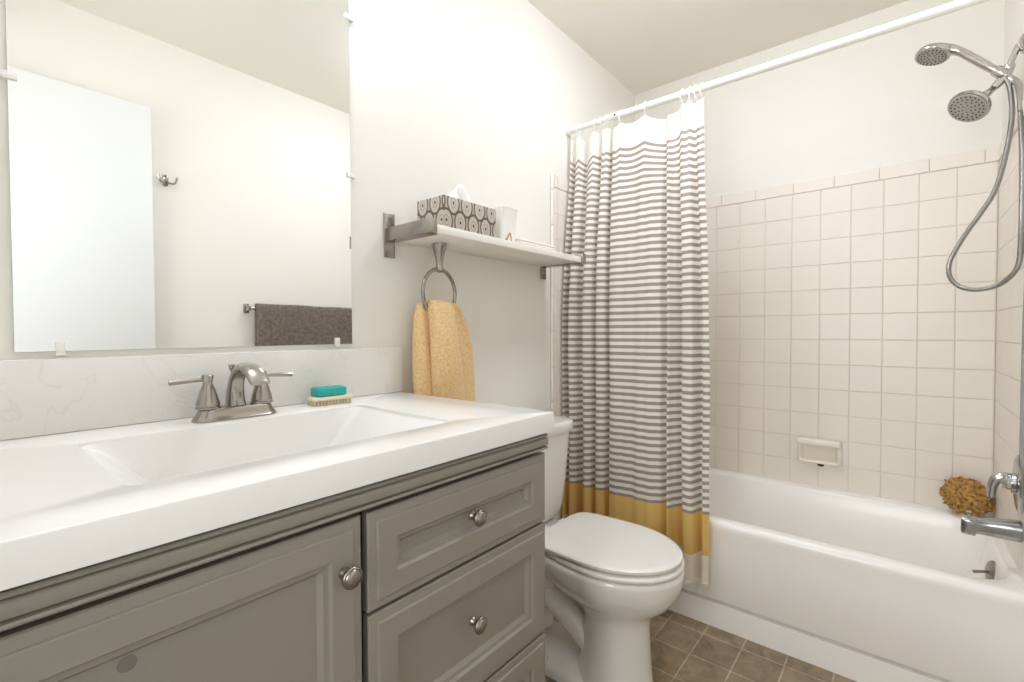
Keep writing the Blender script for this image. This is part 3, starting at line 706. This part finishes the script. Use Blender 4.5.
hs = thing('hand_shower', (2.1, -.2, 1.2), 'chrome hand shower in its holder with long looping metal hose', 'hand shower')
gn = A((-.22, .28, -.93)).normalized(); gc = A((2.1, -.066, 2.004))
m = MB(); m.lathe([(.012, -.030), (.030, -.025), (.043, -.014), (.0475, -.004), (.046, .003), (.043, .004)], gc, gn, 36)
m.tube([gc-gn*.022+A((0, -.004, 0)), A((2.099, -.108, 2.008)), A((2.098, -.132, 1.992)), A((2.096, -.165, 1.956)), A((2.094, -.196, 1.920)), A((2.094, -.216, 1.899)), A((2.094, -.231, 1.880))], [.020, .0165, .0125, .0128, .0118, .0105, .010], 18, 5)
m.build('handset_body', 'showerchrome', hs, ang=60)
m = MB(); m.lathe([(.0435, .0035), (.042, .005), (.018, .0058), (0, .006)], gc, gn, 32); spray(m, gc+gn*.0056, gn, .043, 1); m.build('spray_face', ['sprayface', 'black'], hs, ang=40)
m = MB(); m.tube([(2.094, -.231, 1.880), (2.092, -.2405, 1.855), (2.090, -.247, 1.81), (2.088, -.249, 1.745), (2.086, -.238, 1.64), (2.084, -.217, 1.535), (2.084, -.186, 1.468), (2.084, -.153, 1.408), (2.084, -.126, 1.35), (2.084, -.114, 1.311), (2.084, -.116, 1.272), (2.085, -.136, 1.241), (2.078, -.168, 1.226), (2.06, -.205, 1.228), (2.03, -.235, 1.245), (1.995, -.2560, 1.285), (1.970, -.2580, 1.36), (1.965, -.2580, 1.47), (1.985, -.2585, 1.62), (2.035, -.260, 1.742)], .0068, 12, 8)
m.build('hose', 'hose', hs, ang=180)

# soap dish on the tile, sea sponge on the tub corner
sd = thing('soap_dish', (B-.02, .28, .5), 'cream ceramic soap dish set into the tiled wall', 'soap dish')
def dl(i, x, zt=0, rr=.014): return [(x, y, z) for y, z in rrect(.197+i, .364-i, .503+i, .608-i, max(rr-i*.4, .004), 6)]
m = MB(); m.rings([dl(-.002, B-.0085), dl(-.001, B-.016), dl(.003, B-.034), dl(.008, B-.041), dl(.013, B-.041), dl(.017, B-.034), dl(.022, B-.012), dl(.030, B-.0095)], True, True); m.build('dish_body', 'dishglaze', sd, ang=60)
L = []
for y in (.199, .204, .357, .362):
    e = .004 if y in (.199, .362) else 0
    L.append([(x, y, z) for x, z in rrect(B-.068+e, B-.010, .590+e, .617-e, .011, 5)])
m = MB(); m.rings(L); m.build('dish_lip', 'dishglaze', sd, ang=60)

m = MB(); m.lathe([(.009, 0), (.0085, .0006), (0, .0008)], (B-.0078, .276, .4975), (-1, 0, 0), 14, sy=1.5); m.build('grout_stain', 'black', sd)
m = MB(); bmesh.ops.create_icosphere(m.bm, subdivisions=6, radius=1)
for v in m.bm.verts:
    n = v.co.normalized(); f = 1+.16*noise.noise(n*2.1+Vector((3, 1, 2)))+.14*noise.noise(n*5+Vector((1, 5, 2)))
    f += .20*min(.35, abs(noise.noise(n*5+Vector((7, 2, 1)))))+.16*min(.3, abs(noise.noise(n*11)))+.12*min(.3, abs(noise.noise(n*23)))-.09; f = 1+(f-1)*1.35
    v.co = Vector((n.x*.042*f, n.y*.068*f, n.z*.066*f))
zmin = min(v.co.z for v in m.bm.verts); bmesh.ops.translate(m.bm, verts=m.bm.verts, vec=(2.437, -.190, .3955-zmin))
tag(m.build('sea_sponge', 'sponge', ang=180), 'lumpy brown natural sea sponge on back corner of tub rim', 'sponge')

# ------------------------------------------------------------------ curtain rod, rings, curtain
RX, RZc = 1.810, 1.999
rd = thing('curtain_rod', (RX, .45, RZc), 'white tension curtain rod spanning the tub opening', 'curtain rod')
m = MB(); m.tube([(RX, W+.012, RZc), (RX, .938, RZc)], .0135, 20); m.build('rod_tube', 'plastic', rd)
m = MB(); m.tube([(RX, .926, RZc), (RX, D-.02, RZc)], .0115, 20); m.build('inner_tube', 'plastic', rd)
m = MB(); m.lathe([(.0145, -.012), (.0150, -.010), (.0150, .012), (.0140, .016)], (RX, .931, RZc), (0, 1, 0), 20); m.build('joint_collar', 'plastic', rd)
m = MB(); m.lathe([(.004, 0), (.004, .002), (0, .003)], (RX-.0150, .931, RZc), (-1, 0, 0), 12); m.build('screw', 'black', rd)
for y, s in ((D-.0006, -1), (W+.0006, 1)):
    m = MB(); m.lathe([(.0185, 0), (.0185, .010), (.0165, .014), (.0155, .022), (.0145, .024)], (RX, y, RZc), (0, s, 0), 24); m.build('end_flange', 'plastic', rd)
ringY = [1.147, 1.108, 1.031, .993, .972, .951, .908, .801, .652, .624, .601, .580]
m = MB(); pts = []
for k in range(33):
    a = 2*PI*k/32; pts.append((RX+.019*math.sin(a), 0, RZc-.007+.0255*math.cos(a)*(1.0 if math.cos(a) > 0 else 1.15)))
m.tube(pts, .0019, 8, caps=False)
rg0 = m.build('curtain_ring', 'plastic', ang=180); base = rg0.location.copy()
ord_ = ['at the wall end of the rod', 'second from the wall end', 'third from the wall end', 'fourth from the wall end', 'fifth from the wall end', 'next to the joint collar on its wall side', 'first beyond the joint collar', 'alone over the wide flat panel', 'first of four bunched at the free end', 'second of four bunched at the free end', 'third of four bunched at the free end', 'last at the free edge of the curtain']
for i, y in enumerate(ringY):
    o = rg0 if i == 0 else copy_obj(rg0)
    o.location = (base.x, y, base.z); o.rotation_euler = (0, 0, random.uniform(-.3, .3))
    tag(o, 'thin white plastic curtain ring '+ord_[i], 'curtain ring', 'rings on the shower curtain rod')

sc = thing('shower_curtain', (1.77, .85, .14), 'white cotton shower curtain with taupe stripes and mustard hem band', 'shower curtain')
def smooth(t): t = max(0, min(1, t)); return t*t*(3-2*t)
# fold layout: y positions of the fold vertices along the top and along the bottom, x offset of each
TOPK = []   # (s, y_top, y_bot, off_top, off_bot)
n = len(ringY)
def ykey(i, t):
    return ringY[i]+(ringY[i+1]-ringY[i])*t
FOLD = [(1.160, .002), (1.150, -.016), (1.137, .014), (1.120, -.020), (1.095, -.010), (1.076, .014), (1.048, -.020), (1.018, -.014), (.999, .018), (.985, -.014), (.957, -.012), (.942, .020), (.926, -.020), (.880, -.020),
        (.830, -.013), (.785, -.017), (.745, -.014), (.716, -.004), (.693, .012), (.674, -.022), (.656, .000), (.636, .015), (.619, -.018), (.588, -.022), (.568, .012), (.553, -.010), (.533, -.004)]
FP, _ = spline([Vector((a, b, 0)) for a, b in FOLD], 1, 14)
FL = [0]
for a, b in zip(FP, FP[1:]): FL.append(FL[-1]+(b-a).length)
def fold(u):
    t = u*FL[-1]; lo, hi = 0, len(FL)-1
    while hi-lo > 1:
        mid = (lo+hi)//2
        if FL[mid] <= t: lo = mid
        else: hi = mid
    k = (t-FL[lo])/(FL[hi]-FL[lo]); return FP[lo].lerp(FP[hi], k)
YT0, YT1, YB1 = 1.156, .575, .533
def curt(u, v):
    """u 0..1 from the wall to the free edge, v 0..1 bottom to top"""
    p = fold(u); h = 1-v; bl = smooth(h/.55)
    yt = YT0-(1.160-p.x)*(YT0-YT1)/(1.160-.533); y = yt*(1-bl)+p.x*bl
    amp = (.62+.38*smooth(h/.25))*(1+.28*noise.noise(Vector((u*6, h*2.2, 3.7))))*(1+.25*smooth((h-.6)/.4))
    amp *= 1+.35*smooth(h/.5)
    off = p.y*amp
    # small wrinkles that wander with the height
    off += .0022*math.sin(u*120+h*3.0+1.5*math.sin(h*4))*smooth(h*4)+.010*noise.noise(Vector((u*7, h*2.0, 1.3)))*smooth(h*3)
    y += .006*noise.noise(Vector((u*8, h*2.4, 5.1)))*min(1, u*8)*min(1, (1-u)*14)+.004*noise.noise(Vector((u*3, h*5, 9.1)))*(u > .5)
    sag = 0
    for i in range(n-1):
        a, b = ringY[i], ringY[i+1]
        if b <= yt <= a:
            d = a-b; wv = math.sin(PI*(a-yt)/d); sag = min(.034, d*.30)*wv*(.45 if i == 6 else 1)+(.012 if i in (0, 1) else 0)*wv
    lean = smooth(h/.5)
    x = RX-.002-.048*lean+off
    z = .178+(1.960-.178)*v-sag*smooth((v-.80)/.20)
    x = min(x, 1.794 if h > .70 else 1.83); y = min(y, D-.014)
    return (x, y, z)
m = MB(); m.grid(curt, 420, 80, uvfn=lambda u, v: (u*1.8, .178+(1.960-.178)*v)); 
m.build('curtain_cloth', 'curtain', sc, ang=180, recalc=False)
m = MB(); 
for k in range(110):
    u = (k+.5)/110; p = Vector(curt(u, .003)); L_ = .034*random.uniform(.8, 1.05)
    a = p+Vector((random.uniform(-.002, .002), random.uniform(-.003, .003), -L_))
    m.tube([p, (p+a)/2+Vector((random.uniform(-.001, .001), 0, 0)), a], [.0013, .0014, .0022], 5)
m.build('fringe', 'wcloth', sc, ang=180)

# ------------------------------------------------------------------ opposite wall, seen in the mirror
rh = thing('robe_hook', (.655, W, 1.79), 'small double robe hook beside the open door in the mirror', 'hook')
m = MB(); m.rings([[(.655+x, y, 1.795+z) for x, z in rrect(-.011+e, .011-e, -.026+e, .026-e, .009)] for y, e in ((W+.0005, 0), (W+.004, 0), (W+.006, .003))]); m.build('hook_plate', 'nickel', rh)
for s in (-1, 1):
    m = MB(); m.tube([(.655, W+.006, 1.795), (.655+s*.012, W+.020, 1.782), (.655+s*.026, W+.034, 1.780), (.655+s*.034, W+.038, 1.797), (.655+s*.036, W+.038, 1.808)], [.005, .0045, .0042, .0042, .0058], 10, 4); m.build('prong', 'nickel', rh)
BY, BZ_ = W+.042, 1.222
tbar = thing('towel_bar', (1.3, W, BZ_), 'nickel towel bar on the wall opposite the mirror', 'towel bar')
m = MB(); m.tube([(.985, BY, BZ_), (1.625, BY, BZ_)], .0075, 12); m.build('bar', 'nickel', tbar)
for x in (.99, 1.62):
    m = MB(); m.box(x-.013, x+.013, W+.0006, W+.010, BZ_-.024, BZ_+.024, .003); m.box(x-.008, x+.008, W+.008, BY+.010, BZ_-.012, BZ_+.012, .003); m.build('bar_post', 'nickel', tbar)
def gt(u, v):
    x = 1.022+.576*u; th = .0095
    pf = [(BY+.018, .78), (BY+.0175, .95), (BY+.0165, 1.12), (BY+.0145, 1.215), (BY+.009, 1.2335), (BY, 1.2385), (BY-.009, 1.2335), (BY-.0135, 1.215), (BY-.0155, 1.1), (BY-.017, .84)]
    q = v*(len(pf)-1); i = min(int(q), len(pf)-2); t = q-i
    y = pf[i][0]*(1-t)+pf[i+1][0]*t; z = pf[i][1]*(1-t)+pf[i+1][1]*t
    return (x, y+.002*math.sin(u*17)*(1-v), z+.004*noise.noise(Vector((u*4, 2, 0)))+.005*(1-u))
m = MB(); m.grid(gt, 40, 45); tag(m.build('bath_towel', 'gtowel', ang=180, solid=.009), 'dark grey terry bath towel draped on the bar in the mirror', 'towel')
